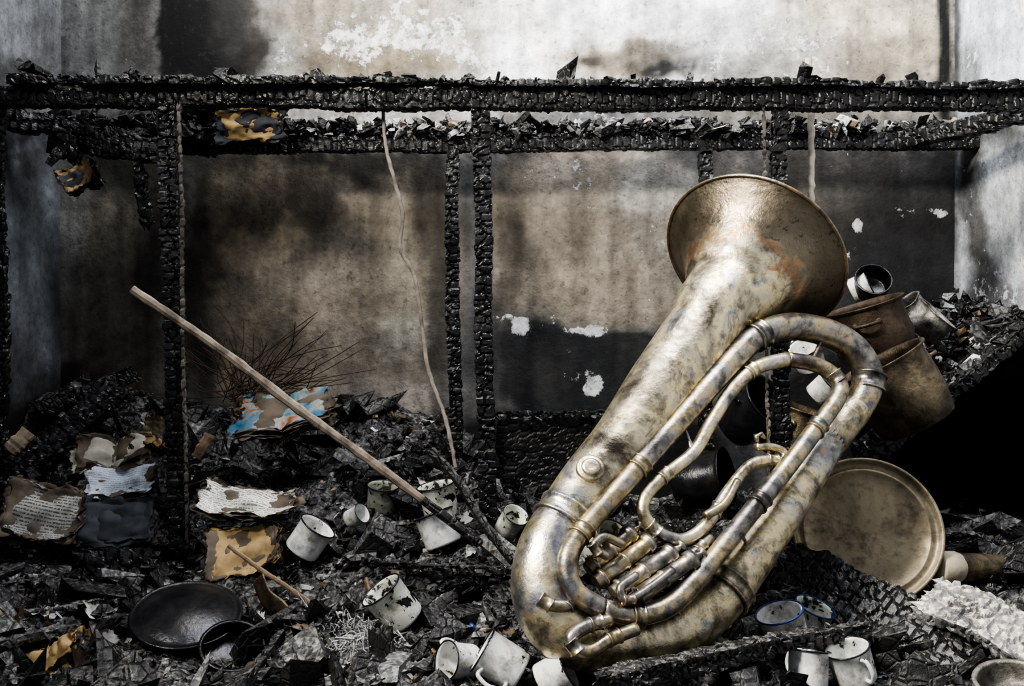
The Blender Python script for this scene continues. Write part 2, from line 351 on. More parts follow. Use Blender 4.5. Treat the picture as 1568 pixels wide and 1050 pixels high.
def right_fn(Y,Z):
    U=784+XR/Y.clip(.6)*F; W=525-(Z-CZ)/Y.clip(.6)*F
    bl=[(1520,20,75,150,(.70,.76,.82),1,.10,.3,15),(1458,60,7,300,(.03,.03,.03),.9,0,.6,5),(1480,110,20,40,(.1,.1,.1),.7,.2,.6,15),(1530,70,20,30,(.3,.33,.36),.6,.2,.7,15),(1500,165,70,25,(.25,.27,.3),.7,.1,.5,15),
        (1520,205,60,25,(.03,.03,.03),.9,0,.5,15),(1530,350,60,110,(.46,.48,.50),1,.08,.3,20),(1485,310,20,110,(.07,.07,.07),.85,.12,.5,20),(1500,420,22,50,(.04,.04,.04),.9,.22,.6,20),(1555,380,20,80,(.68,.70,.71),.7,.12,.6,20),
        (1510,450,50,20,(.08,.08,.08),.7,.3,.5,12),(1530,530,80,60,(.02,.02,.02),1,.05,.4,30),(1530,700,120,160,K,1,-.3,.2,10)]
    return painter(U,W,(.42,.44,.47),bl,5)  # bright bluish daylight painted into this wall's base and patch colours
WM=wallmat('sooty_plaster'); WMR=wallmat('sooty_plaster_daylit',(.78,.83,.88))  # right wall copy has bluish daylight put into its flake colour
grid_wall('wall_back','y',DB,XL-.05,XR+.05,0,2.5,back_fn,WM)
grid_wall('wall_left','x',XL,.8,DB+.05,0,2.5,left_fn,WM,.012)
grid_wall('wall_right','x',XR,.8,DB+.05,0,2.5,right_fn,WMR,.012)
mb=MB(); mb.add([(XL-.1,-1,0),(XR+.1,-1,0),(XR+.1,DB+.1,0),(XL-.1,DB+.1,0)],[(0,1,2,3)]); mb.build('floor',[M_GROUND])
# ---------- rubble heap terrain
CP=[(50,1040,1.9),(400,1040,1.85),(784,1060,1.8),(1200,1065,1.8),(1500,1065,1.8),
 (50,960,2.1),(300,965,2.1),(500,955,2.1),(784,950,2.1),(1100,965,2.1),(1400,960,2.1),
 (50,870,2.45),(200,890,2.45),(290,875,2.45),(450,850,2.45),(650,835,2.45),(745,810,2.45),(900,850,2.4),(1150,850,2.45),(1400,880,2.45),(1550,830,2.5),
 (60,720,2.85),(200,740,2.85),(350,740,2.85),(550,720,2.85),(700,730,2.85),(800,800,2.85),(950,800,2.85),(1200,790,2.85),(1500,790,2.85),
 (60,600,3.2),(180,600,3.2),(300,640,3.2),(420,640,3.2),(560,620,3.2),(680,640,3.2),(780,780,3.2),(1000,780,3.2),(1250,760,3.2),(1540,770,3.2)]
CPW=[V(*c) for c in CP]+[Vector((x,y,.15)) for x in(-1.5,-.8,0,.8,1.5) for y in(1.5,1.1,.6)]
CX=np.array([p.x for p in CPW]);CY=np.array([p.y for p in CPW]);CZZ=np.array([p.z for p in CPW])
REST=[(474,848,2.33,.07),(585,784,2.6,.05),(672,794,2.52,.06),(672,838,2.38,.07),(602,962,2.1,.08),(768,1040,1.8,.09),(704,1036,1.84,.07),(850,1060,1.76,.07),
 (1200,990,1.98,.08),(1240,975,2.06,.07),(1238,1052,1.86,.07),(1304,1048,1.86,.07),(285,985,2.06,.14),(380,792,2.42,.13),(374,885,2.36,.11),(70,825,2.46,.11),(182,825,2.46,.11),(436,672,2.75,.14),
 (180,750,2.58,.12),(355,1018,1.98,.07),(782,822,2.42,.05),(330,1000,1.9,.1),(560,1010,2.0,.06),(78,1030,2.0,.07)]
RW=[(V(a,b,c),r) for a,b,c,r in REST]
def H0(X,Y):
    X=np.asarray(X,float);Y=np.asarray(Y,float)
    w=1/(((X[...,None]-CX)*.8)**2+(Y[...,None]-CY)**2+.004)**2.2
    return (w*CZZ).sum(-1)/w.sum(-1)
def Hn(X,Y):
    h=H0(X,Y)+(fbm(X*5,Y*5,0,5,51)-.5)*.13
    for p,r in RW:
        d=np.sqrt((X-p.x)**2+((Y-p.y+r*.5)*.75)**2); k=1-sst(r*.8,r*1.7,d)
        h=h*(1-k)+np.minimum(h,p.z)*k
    return h
def Hs(x,y): return float(Hn(np.array([x]),np.array([y]))[0])
gx=np.linspace(XL+.01,XR-.01,330); gy=np.linspace(.9,DB-.01,270)
X,Y=np.meshgrid(gx,gy,indexing='ij'); Zt=Hn(X,Y)+(np.abs(vn(X*38,Y*38,0,61)-.5))*.03
idx=np.arange(X.size).reshape(X.shape)
q=np.stack([idx[:-1,:-1],idx[1:,:-1],idx[1:,1:],idx[:-1,1:]],-1).reshape(-1,4)
mb=MB(); mb.add(np.stack([X,Y,Zt],-1).reshape(-1,3).tolist(),q.tolist(),0,False); mb.build('rubble_heap',[M_GROUND],False)
CUBE=[(-1,-1,-1),(1,-1,-1),(1,1,-1),(-1,1,-1),(-1,-1,1),(1,-1,1),(1,1,1),(-1,1,1)]
CF=[(0,3,2,1),(4,5,6,7),(0,1,5,4),(1,2,6,5),(2,3,7,6),(3,0,4,7)]
def rot3(s=.5):
    return np.array((Matrix.Rotation(rng.uniform(0,6.28),3,'Z')@Matrix.Rotation(rng.normal(0,s),3,'X')@Matrix.Rotation(rng.normal(0,s),3,'Y')))
def shard(mb,c,s,m,flat=None):
    e=np.array([rng.uniform(.4,1.6),rng.uniform(.3,.8),rng.uniform(.1,.6)])*s/2
    if flat: e[2]=flat
    P=(np.array(CUBE)+rng.uniform(-.6,.6,(8,3)))*e
    mb.add((P@rot3(.6).T+np.array(c)).tolist(),CF,m,False)
def curl(mb,c,s,m,g=4):
    vs=[]; at=[]; k=rng.uniform(.2,1.3); k2=rng.uniform(-.5,.5); asp=rng.uniform(.4,1)
    for i in range(g+1):
        for j in range(g+1):
            a=i/g*2-1;b=j/g*2-1; ed=max(abs(a),abs(b)); rr=1+rng.uniform(-.25,.25)*(ed>.9)
            vs.append((a*rr,b*asp*rr,k*a*a*.6+k2*a*b+rng.uniform(-.08,.08)*(4/g))); at.append((a*.5+.5,b*.5+.5,max(0,(ed-.3)/.7)*.6))
    P=np.array(vs)*s/2
    mb.add((P@rot3(.7).T+np.array(c)).tolist(),[(i*(g+1)+j,(i+1)*(g+1)+j,(i+1)*(g+1)+j+1,i*(g+1)+j+1) for i in range(g) for j in range(g)],m,g>4,at)
def near_rest(x,y):
    for p,r in RW:
        if (x-p.x)**2+(y-p.y+.04)**2<(r*1.0)**2: return True
    return False
mb=MB(); n=13000
xs=rng.uniform(XL+.1,XR-.1,n); ys=1.5+1.66*rng.uniform(0,1,n)**.9; zs=Hn(xs,ys)
for x,y,z in zip(xs,ys,zs):
    s=float(rng.choice([.010,.018,.03,.055,.10],p=[.36,.30,.2,.10,.04]))
    cl=float(vn(x*6,y*6,0,99)); wp=.03+.14*max(0,cl-.6)*2.5
    m=int(rng.choice(5,p=[.735-wp,.175,.03+wp,.04,.02]))
    if m in(2,3,4): s=min(s,.024)
    if near_rest(x,y): s=min(s,.018)
    shard(mb,(x,y,z+s*.12+.002),s,m)
for i in range(1500):
    x=rng.uniform(XL+.1,XR-.1); y=1.55+1.6*rng.uniform(0,1)
    if near_rest(x,y): continue
    s=rng.uniform(.02,.055); curl(mb,(x,y,Hs(x,y)+.008),s,int(rng.choice([0,1,2,3],p=[.64,.18,.14,.04])))
mb.build('charcoal_fragments',[M_CH,M_CHG,M_ASH,M_BRN,M_PALE],False)
mb=MB()
for i in range(105):
    x=rng.uniform(XL+.25,XR-.25); y=rng.uniform(1.75,3.0); L=rng.uniform(.1,.34); a=rng.uniform(0,math.pi)
    dx=math.cos(a)*L/2; dy=math.sin(a)*L/2
    if not(XL+.1<x-dx<XR-.1 and XL+.1<x+dx<XR-.1 and y+abs(dy)<3.15) or near_rest(x,y) or near_rest(x+dx,y+dy) or near_rest(x-dx,y-dy): continue
    p0=Vector((x-dx,y-dy,Hs(x-dx,y-dy)+.015));p1=Vector((x+dx,y+dy,Hs(x+dx,y+dy)+.015))
    char_beam(mb,p0,p1,rng.uniform(.012,.045),rng.uniform(.008,.022),0 if rng.random()<.7 else 1,seed=i,res=.008,cell=.022,depth=.003)
for i in range(95):
    x=rng.uniform(XL+.2,XR-.2); y=rng.uniform(1.75,3.05); L=rng.uniform(.05,.14); a=rng.uniform(0,math.pi)
    if near_rest(x,y): continue
    dv=Vector((math.cos(a)*L/2,math.sin(a)*L/2,rng.uniform(-.25,.25)*L)); c0=Vector((x,y,Hs(x,y)+.012))
    char_beam(mb,c0-dv,c0+dv,rng.uniform(.035,.085),rng.uniform(.02,.045),2,seed=i+200,res=.006,cell=.02,depth=.004,erode=.3)
mb.build('charred_laths',[M_CH,M_CHG,M_CHP])
PS1=m_paper('scrap_tan',(.36,.26,.14),mid=(.12,.07,.035)); PS2=m_paper('scrap_white',(.70,.69,.65)); PS3=m_paper('scrap_brown',(.16,.11,.07))
mb=MB()
for i in range(160):
    if i<70: u=rng.uniform(10,260); dd=2.7 if i<28 else 2.0
    else: u=rng.uniform(300,1500); dd=rng.uniform(1.85,2.8)
    y=dd+rng.uniform(-.12,.12); x=(u-784)/F*y
    if near_rest(x,y): continue
    s=rng.uniform(.03,.085) if i<70 else rng.uniform(.02,.055)
    curl(mb,(x,y,Hs(x,y)+.014),s,int(rng.choice(3,p=[.35,.3,.35] if i<70 else [.12,.6,.28])),10)
mb.build('scorched_paper_scraps',[PS1,PS2,PS3])
# ---------- shelf frame
fr=bpy.data.objects.new('charred_shelf_frame',None); bpy.context.scene.collection.objects.link(fr)
def part(name,lst,mats=None,parent=fr):
    m=MB()
    for i,a in enumerate(lst): char_beam(m,*a[:4],m=a[5] if len(a)>5 else 0,seed=len(name)*7+i,**(a[4] if len(a)>4 else {}))
    return m.build(name,mats or [M_CHP,M_CHG,M_STRIP],parent=parent)
part('front_rail',[(V(-60,149,DS),V(1640,157,DS),.055,.053,{'cell':.022,'depth':.003,'res':.004,'erode':.15}),
                   (V(28,125,DS-.01),V(1640,137,DS-.01),.09,.024,{'cell':.024,'depth':.003,'erode':.5,'res':.0045})])
part('back_rail',[(V(275,222,DR),V(1500,216,DR),.05,.055,{'cell':.024,'depth':.003,'res':.005})])
part('post_left',[(V(258,158,DS),V(278,905,DS-.03),.045,.048,{'cell':.022,'depth':.0037,'res':.004,'up':(1,0,0)}),(V(272,160,DS-.03),V(290,890,DS-.05),.012,.009,{'up':(1,0,0),'depth':.002},2)])
part('post_middle',[(V(737,160,DS),V(745,815,DS),.045,.046,{'cell':.024,'depth':.004,'res':.004,'up':(1,0,0)})])
part('post_inner',[(V(690,238,2.95),V(697,700,2.95),.04,.042,{'cell':.022,'depth':.004,'res':.0048,'up':(1,0,0)})])
part('post_right',[(V(1190,160,DS),V(1196,850,DS),.04,.042,{'cell':.022,'depth':.004,'res':.0048,'up':(1,0,0)}),(V(1172,165,DS-.02),V(1176,840,DS-.02),.01,.009,{'up':(1,0,0),'depth':.002},2)])
part('post_back_right',[(V(1080,230,DR-.03),V(1080,800,DR-.03),.04,.045,{'up':(1,0,0)})])
part('post_edge',[(V(-4,150,DS),V(4,930,DS),.03,.04,{'up':(1,0,0)})])
part('side_rail_right',[(V(1395,215,DR-.05),V(1585,168,2.62),.05,.05,{})])
part('side_rail_left',[(V(5,180,2.85),V(330,225,DR),.08,.07,{'erode':.4}),(V(210,235,2.8),V(226,345,2.8),.03,.045,{'erode':.3}),(V(100,215,2.85),V(240,225,2.8),.06,.09,{'erode':.45}),(V(105,225,2.82),V(150,285,2.8),.03,.05,{'erode':.4})])
part('rail_bottom',[(V(750,634,3.1),V(930,634,3.1),.03,.02,{})])
part('lower_panel',[(V(835,640,3.15),V(835,830,3.15),.03,.33,{'up':(1,0,0),'depth':.0015})])
mb=MB()
for i in range(480):
    u=rng.uniform(20,1560); p=V(u,118+u*.0085,DS); s=float(rng.choice([.010,.018,.032],p=[.55,.33,.12]))
    shard(mb,(p.x,p.y+rng.uniform(-.04,.04),p.z+s*.05+rng.uniform(-.012,-.002)),s,int(rng.choice(5,p=[.72,.16,.10,.01,.01])))
for i in range(900):
    u=rng.uniform(285,1490); p=V(u,202,DR); s=float(rng.choice([.015,.03,.045],p=[.5,.35,.15]))
    w=(550<u<730) or (1230<u<1390)
    shard(mb,(p.x,p.y+rng.uniform(-.05,.04),p.z+rng.uniform(-.01,.028)),s,int(rng.choice(5,p=[.34,.22,.41,.02,.01] if w else [.82,.10,.07,.005,.005])))
for (u,s) in((40,.07),(47,.06),(62,.04),(150,.05),(200,.04),(340,.07),(352,.05),(590,.03),(867,.06),(866,.05),(1228,.05),(1250,.04),(1400,.03)):
    p=V(u,110+u*.0085,DS); shard(mb,p,s,0)
for i in range(240):
    u=rng.uniform(80,425);v=190+rng.uniform(-15,45) - (20 if u>260 else 0); 
    shard(mb,V(u,v,2.98+rng.uniform(-.05,.1)),rng.uniform(.02,.07),0)
mb.build('shelf_debris',[M_CH,M_CHG,M_ASH,M_BRN,M_PALE])
# ---------- TUBA
P0=V(850,960,1.75); A_=(V(1150,400,2.22)-P0).normalized(); B_=Vector((.8,.09,-.59)); B_=(B_-A_*B_.dot(A_)).normalized()
NN=A_.cross(B_).normalized()
if NN.y>0: NN=-NN
CAM=Vector((0,0,CZ))
def T(u,v,off=0):
    r=Vector(((u-784)/F,1,(525-v)/F)); t=NN.dot(P0+NN*off-CAM)/NN.dot(r); return CAM+r*t
def tp(lst,sub=8):
    out=[]
    for (u,v,w,off) in lst:
        p=T(u,v,off); out.append((p.x,p.y,p.z,w/2/F*p.y))
    return catmull(out,sub)
mb=MB()
def ttube(lst,m,n=24,fer=(),sub=8,caps=True):
    d=tp(lst,sub); tube(mb,[q[:3] for q in d],[q[3] for q in d],m,n,caps)
    for fpos in fer:
        i=int(fpos*(len(d)-1)); i=max(1,min(len(d)-2,i))
        c=Vector(d[i][:3]); t=(Vector(d[i+1][:3])-Vector(d[i-1][:3])).normalized(); r=d[i][3]; h=max(.012,r*.55)
        pp=[c+t*(h*k) for k in(-1,-.97,-.8,-.75,.75,.8,.97,1)]
        tube(mb,pp,[r*1.0,r*1.13+.0012,r*1.13+.0012,r*1.07,r*1.07,r*1.13+.0012,r*1.13+.0012,r],m,n,False)
PC=V(1154,393,2.27); nb=Vector((.5,.62,.6)).normalized()
prof=[(.0,.209),(.007,.199),(.018,.186),(.034,.169),(.055,.151),(.082,.134),(.115,.117),(.155,.101)]
rim=[]
for s,r in prof: 
    p=PC-nb*s; rim.append((p.x,p.y,p.z,r))
body=[(1092,476,122,0),(1062,522,110,0),(1010,594,104,0),(955,676,97,0),(905,735,91,0),(866,790,88,0),(838,850,98,0),(836,915,104,0),(872,965,104,0),(945,985,92,0),(1030,968,86,0),(1095,918,84,0),(1150,846,76,0),(1215,752,66,0),(1265,678,58,0),(1310,625,50,.01),(1330,580,46,.02),(1308,535,45,.03),(1262,508,44,.04),(1205,500,42,.045),(1155,518,40,.045),(1100,575,37,.045),(1045,638,35,.045),(985,706,34,.045),(930,768,33,.05),(886,820,33,.055),(868,862,34,.06),(880,905,34,.065),(922,932,33,.07),(975,942,32,.07),(1028,925,32,.07),(1072,880,31,.07),(1130,808,30,.07),(1195,728,29,.07),(1245,662,28,.07),(1284,606,26,.07),(1280,578,25,.065),(1248,558,24,.06),(1205,550,23,.055),(1160,562,22,.055),(1122,596,21,.055),(1088,648,21,.05),(1062,692,20,.05),(1018,728,20,.05),(990,758,20,.05),(986,786,20,.05),(1008,814,20,.05),(1046,826,20,.05),(1082,802,19,.05),(1112,756,19,.05),(1146,714,17,.05),(1176,704,16,.05),(1198,706,14,.05),(1200,692,13,.05),(1182,684,12,.05),(1158,684,12,.05)]
neck=[(*T(u,v,o),w/2/F*T(u,v,o).y) for (u,v,w,o) in body[:16]]
d=catmull(rim+neck,8)
br=[float(sst(.084,.170,q[3])) if i<80 else 0. for i,q in enumerate(d)]
tube(mb,[q[:3] for q in d],[q[3] for q in d],0,60,False,av=br)
tube(mb,[q[:3] for q in d[:80]],[q[3]-.003 for q in d[:80]],0,56,False,av=[1]*80)
xx,yy,aa=frame(nb); tube(mb,[PC+(xx*math.cos(t)+yy*math.sin(t))*.2095 for t in np.linspace(0,2*math.pi,73)],.0042,0,8,False,av=[.6]*73)
def ring(u,v,wid,off,ln,m=0,ua=None):
    c=T(u,v,off); t=(T(ua[0],ua[1],off)-c).normalized(); r=wid/2/F*c.y
    tube(mb,[c+t*(ln*k) for k in(-1,-.98,-.7,-.6,.6,.7,.98,1)],[r,r+.005,r+.005,r+.002,r+.002,r+.005,r+.005,r],m,40,False)
ring(864,794,89,0,.018,0,(884,765)); ring(1110,902,84,0,.016,0,(1140,862))
tA=body[14:29]; tB=body[28:39]; tC=body[38:]
ttube(tA,2,24,(.14,.42,.66,.78)); ttube(tB,2,24,(.1,.45,.62,.8)); ttube(tC,0,20,(.08,.3,.46,.62,.78))
ttube([(826,915,20,.05),(845,926,20,.055),(870,926,20,.06),(884,912,18,.06)],2,16,(.2,.8))
ttube([(975,962,20,.09),(935,978,21,.09),(905,996,22,.09),(882,992,22,.09),(876,974,22,.09),(900,958,21,.09),(935,948,19,.09)],2,16,(.15,.55,.9))
ttube([(1080,790,14,.06),(1110,770,14,.06),(1130,735,12,.06)],2,12)
for a,b in(((955,676,.02),(985,706,.05)),((1150,846,.02),(1130,808,.06)),((1040,635,.04),(1062,692,.05)),((1240,560,.05),(1262,510,.04)),((905,800,.05),(920,850,.06)),((1030,925,.06),(1045,950,.03))):
    p=T(*a);q=T(*b); tube(mb,[p,p.lerp(q,.15),p.lerp(q,.3),p.lerp(q,.7),p.lerp(q,.85),q],[.011,.008,.004,.004,.008,.011],2,12)
for k,(a,b) in enumerate((((900,872),(972,812)),((912,892),(1000,826)),((938,908),(1034,842)),((966,920),(1066,852)))):
    p=T(a[0],a[1],.03+.012*k);q=T(b[0],b[1],.035+.012*k); t=(q-p).normalized(); L=(q-p).length; r=.0155
    S=[(0,.006),(.001,.0135),(.012,.0135),(.0125,r+.003),(.018,r+.003),(.019,r),(L*.45,r),(L*.46,r+.002),(L*.5,r+.002),(L*.51,r),(L-.022,r),(L-.021,r+.004),(L-.008,r+.004),(L-.007,.010),(L,.008),(L+.012,.004),(L+.013,.012),(L+.017,.012),(L+.018,.003)]
    tube(mb,[p+t*s for s,_ in S],[x for _,x in S],2,22,True)
ttube([(930,852,13,.07),(910,838,14,.075),(925,822,14,.075),(955,834,13,.07)],2,12,(.3,))
ttube([(975,880,13,.085),(950,900,14,.09),(962,918,14,.09),(1000,896,13,.085),(1030,872,13,.08)],2,12,(.5,))
ttube([(1010,862,14,.06),(1045,858,15,.06),(1072,838,15,.06),(1088,822,14,.05)],2,12,(.3,.7))
p=T(1160,680,.05); tube(mb,[p,p+Vector((-.004,-.004,.018)),p+Vector((.006,-.004,.02)),p+Vector((.016,0,.012))],[.004,.006,.006,.003],2,10)
c=T(895,733,0); v_=(CAM-c).normalized(); ax=(v_-A_*v_.dot(A_)).normalized(); r0=.0535
lathe(mb,[(.027,-.012),(.027,.002),(.022,.004),(.018,.003),(.0175,.007),(.012,.009),(.006,.008),(0.0001,.008)],c+ax*r0,ax+Vector((-.1,0,.1)),0,24)
mb.build('tuba',[M_TUBA,M_TUBA,M_TUBD])
# ---------- mugs
def mug(u,v,d,r,h,ax,mat=M_EN,blue=False,handle=True,name='enamel_mug',ha=1.0):
    mb=MB(); a=Vector(ax).normalized(); r=px(r,d);h=px(h,d); o=V(u,v,d)-a*h/2
    lathe(mb,[(.0001,.0),(r*.85,0),(r*.93,h*.02),(r*.96,h*.07),(r*.97,h*.5),(r,h*.96),(r*1.05,h*.985),(r*1.05,h),(r*.96,h*.995),(r*.92,h*.9),(r*.9,h*.1),(r*.85,h*.05),(.0001,h*.05)],o,a,0,36,.04,seed=int(u))
    tube(mb,[o+a*h+(frame(a)[0]*math.cos(t)+frame(a)[1]*math.sin(t))*r*1.04 for t in np.linspace(0,6.2832,33)],r*.045,1,6,False)
    if handle:
        x,y,_=frame(a); dr=(x*math.cos(ha)+y*math.sin(ha))
        pts=catmull([tuple(o+a*h*.82+dr*r*.95),tuple(o+a*h*.85+dr*r*1.4),tuple(o+a*h*.55+dr*r*1.62),tuple(o+a*h*.25+dr*r*1.35),tuple(o+a*h*.2+dr*r*.95)],6)
        tube(mb,pts,r*.1,0,8)
    mb.build(name,[mat,M_BLUE if blue else M_PAN])
mug(474,824,2.33,28,48,(.55,-.1,.8),ha=4)
mug(585,762,2.6,23,40,(.1,-.2,.95),M_GLS,name='glass_tumbler',handle=False)
mug(672,766,2.52,28,50,(-.2,-.1,.95),M_EN2,name='glass_tumbler',handle=False)
mug(672,810,2.38,30,50,(-.35,.1,.9),ha=2)
mug(602,926,2.08,33,64,(-.55,-.2,.75),M_EN2,ha=2.5)
mug(768,1012,1.78,34,68,(-.85,.05,.5),ha=4.2)
mug(704,1012,1.82,28,50,(-.75,-.6,.25),ha=1)
mug(850,1034,1.74,31,48,(.75,-.1,.45),ha=3)
mug(1200,960,1.96,35,52,(-.3,-.15,.9),blue=True,ha=3)
mug(1240,948,2.06,30,46,(.3,-.25,.9),M_EN2,blue=True,ha=5)
mug(1238,1022,1.84,31,52,(.1,.2,.95),ha=2); mug(1304,1016,1.84,33,54,(-.3,-.1,.9),ha=5)
mug(1318,440,2.98,20,30,(.8,-.4,.4),handle=False,name='enamel_cup'); mug(1236,545,2.85,24,36,(-.4,-.4,.7),M_EN,ha=1); mug(1262,596,2.8,22,34,(.5,-.4,.6),M_EN,ha=3)
mug(782,800,2.42,20,40,(.4,-.5,.7),M_EN2,handle=False,name='tin_can'); mug(545,790,2.5,15,28,(.7,-.4,.4),M_EN,handle=False,name='enamel_cup')
mug(930,838,2.1,34,48,(.5,-.5,.6),M_GLS,name='glass_tumbler',handle=False)
# ---------- pots, tray, pan
def pot(name,u,v,d,r,h,ax,mat=M_POT,handles=True,ha=0.0,dent=.03,bulge=0.0):
    mb=MB(); a=Vector(ax).normalized(); r=px(r,d);h=px(h,d); o=V(u,v,d)-a*h/2
    b=1+bulge
    lathe(mb,[(.0001,0),(r*.8,0),(r*.92,h*.04),(r*.97,h*.14),(r*b,h*.35),(r*b,h*.6),(r,h*.9),(r*1.01,h*.95),(r*1.09,h*.98),(r*1.09,h),(r*.98,h*.99),(r*.96,h*.9),(r*.96*b,h*.5),(r*.93,h*.12),(r*.85,h*.06),(.0001,h*.05)],o,a,0,44,dent,seed=int(u))
    if handles:
        x,y,_=frame(a)
        for s in(0,math.pi):
            dr=x*math.cos(ha+s)+y*math.sin(ha+s); tn=a.cross(dr)
            c=o+a*h*.72+dr*r*.98
            pts=catmull([tuple(c-tn*r*.3),tuple(c-tn*r*.3+dr*r*.22),tuple(c-tn*r*.1+dr*r*.34),tuple(c+tn*r*.1+dr*r*.34),tuple(c+tn*r*.3+dr*r*.22),tuple(c+tn*r*.3)],5)
            tube(mb,pts,r*.05,0,8)
            for sg in(-1,1): lathe(mb,[(r*.09,-.004),(r*.09,.003),(r*.05,.006),(.0001,.007)],c+tn*r*.3*sg,dr,0,12)
    mb.build(name,[mat])
pot('cooking_pot',1378,600,2.42,64,114,(-.5,.05,.87),M_POT,True,.4,.09,.04)
pot('cooking_pot',1334,508,2.65,56,88,(-.3,-.02,.92),M_POTR,True,1.2,.09,.05)
pot('sauce_pot',1335,436,2.95,26,32,(-.1,-.8,.5),M_PAN,False)
pot('sauce_pot',1225,665,2.75,62,80,(.3,-.1,.95),M_POT,True,.7,.06)
pot('stew_pot',1150,632,2.7,42,80,(.5,-.6,.5),M_PAN,True,1); pot('stew_pot',1075,735,2.75,42,80,(.85,-.45,.2),M_PAN,False)
pot('crushed_tin',1422,495,2.75,30,42,(.5,-.3,.6),M_TIN,False,dent=.35); pot('crushed_tin',1392,478,2.85,26,36,(-.5,-.1,.6),M_TIN,False,dent=.35)
mb=MB(); c=V(1327,812,2.22); R=px(113,2.22); ax=Vector((-.12,-.93,.36)).normalized()
lathe(mb,[(.0001,0),(R*.6,.001),(R*.80,.0),(R*.82,.004),(R*.84,.004),(R*.87,.0),(R*.93,.002),(R*.955,.012),(R*.985,.014),(R,.010),(R*.99,.004),(R*.95,-.004),(.0001,-.006)],c,ax,0,72,.004)
mb.build('round_metal_tray',[M_TRAY])
mb=MB(); c=V(285,940,2.06); R=px(84,2.06); ax=Vector((.10,-.36,.92)).normalized()
lathe(mb,[(.0001,.026),(R*.1,.026),(R*.3,.024),(R*.6,.017),(R*.85,.005),(R*.93,.001),(R*.95,.003),(R*.985,.003),(R,.0),(R*.98,-.004),(.0001,-.004)],c,ax,0,60,.01)
mb.build('blackened_pan_lid',[M_PAN])
pot('blackened_bowl',355,998,1.98,46,34,(.2,-.5,.8),M_PAN,False)
mb=MB(); a=V(1432,868,2.2); b=V(1640,872,2.35); ax=(b-a); 
lathe(mb,[(.0001,0),(.032,0),(.036,.004),(.036,.052),(.034,.056),(.034,.06)],a,ax,1,32,.03)
lathe(mb,[(.034,.058),(.033,.07),(.031,.2),(.033,.33),(.0001,.335)],a,ax,0,32,.04)
mb.build('labelled_metal_canister',[M_POT,m_paper('label_paper',(.45,.40,.30),text=.6)])
# ---------- board with pots, right
brd=MB()
char_beam(brd,V(1310,722,2.5),V(1600,478,2.62),.03,.035,seed=3)
q=[V(1315,715,2.5),V(1600,482,2.62),V(1560,462,3.22),V(1290,640,3.22)]
for p in q: p.x=min(p.x,XR-.03)
nn=24;vs=[];fs=[]
for k in(0,1):
    for i in range(nn+1):
        for j in range(nn+1):
            p=q[0].lerp(q[1],i/nn).lerp(q[3].lerp(q[2],i/nn),j/nn); z=float(vn(p.x*20,p.y*20,0,5))*.02 if k==0 else -.02
            vs.append(p+Vector((0,0,z)))
for k in(0,1):
    o=k*(nn+1)**2
    for i in range(nn):
        for j in range(nn): fs.append((o+i*(nn+1)+j,o+(i+1)*(nn+1)+j,o+(i+1)*(nn+1)+j+1,o+i*(nn+1)+j+1))
brd.add(vs,fs,0,False); brd.build('fallen_shelf_board',[M_CH])
mb=MB()
for i in range(900):
    s_,t_=rng.uniform(0,.97),rng.uniform(0,1); p=q[0].lerp(q[1],s_).lerp(q[3].lerp(q[2],s_),t_)
    shard(mb,(p.x,p.y,p.z+rng.uniform(0,.05)*(.4+t_)),float(rng.choice([.015,.03,.05],p=[.5,.35,.15])),int(rng.choice(5,p=[.70,.17,.10,.02,.01])))
mb.build('board_debris',[M_CH,M_CHG,M_ASH,M_BRN,M_PALE])
# ---------- big charred timbers
def timber(name,lst,mats):
    m=MB()
    for i,(p0,p1,w,h,kw,mi) in enumerate(lst): char_beam(m,p0,p1,w,h,m=mi,seed=len(name)+i*5,**kw)
    m.build(name,mats)
timber('charred_plank',[(V(1205,862,2.2),V(1540,1045,1.86),.14,.03,{'cell':.022,'depth':.0035,'res':.004,'up':(-.2,-.75,.6),'erode':.25},0)],[M_CHP])
timber('charred_log',[(V(925,1046,1.62),V(1320,957,1.92),.05,.04,{'cell':.022,'depth':.0035,'res':.004,'erode':.35,'taper':(1.1,.6)},0)],[m_char('char_log',.008,.05,.7,(.34,.32,.3),bst=.5)])
timber('ash_covered_plank',[(V(1418,912,2.02),V(1600,1000,1.85),.12,.03,{'cell':.024,'depth':.0035,'res':.004,'up':(-.1,-.55,.8),'bend':.02},0)],[M_SUNP])
timber('charred_plank',[(V(10,730,2.7),V(185,600,2.95),.1,.04,{'up':(0,-.7,.7)},0)],[M_CHP])
timber('charred_plank',[(V(120,872,2.36),V(238,872,2.38),.11,.05,{'cell':.03,'up':(0,-.9,.3)},0)],[M_CHP])
timber('charred_plank',[(V(185,625,2.7),V(262,790,2.5),.06,.03,{},0)],[M_CHP])
timber('charred_plank',[(V(60,625,3.0),V(205,575,3.1),.12,.05,{},0)],[M_CH])
timber('charred_plank',[(V(560,860,2.25),V(790,880,2.15),.03,.02,{},0),(V(640,905,2.15),V(800,868,2.2),.02,.015,{},0),(V(480,945,2.1),V(620,930,2.1),.02,.015,{},0)],[M_CH])
timber('charred_plank',[(V(700,1000,1.9),V(560,1048,1.78),.035,.02,{},0),(V(1160,915,2.1),V(1225,905,2.1),.02,.02,{},0)],[M_CHG])
timber('charred_plank',[(V(350,1050,1.85),V(450,975,2.0),.05,.015,{'up':(-.5,-.5,.7)},0)],[m_wood('scorched_board',(.03,.025,.02),(.12,.1,.08),burn=.8)])
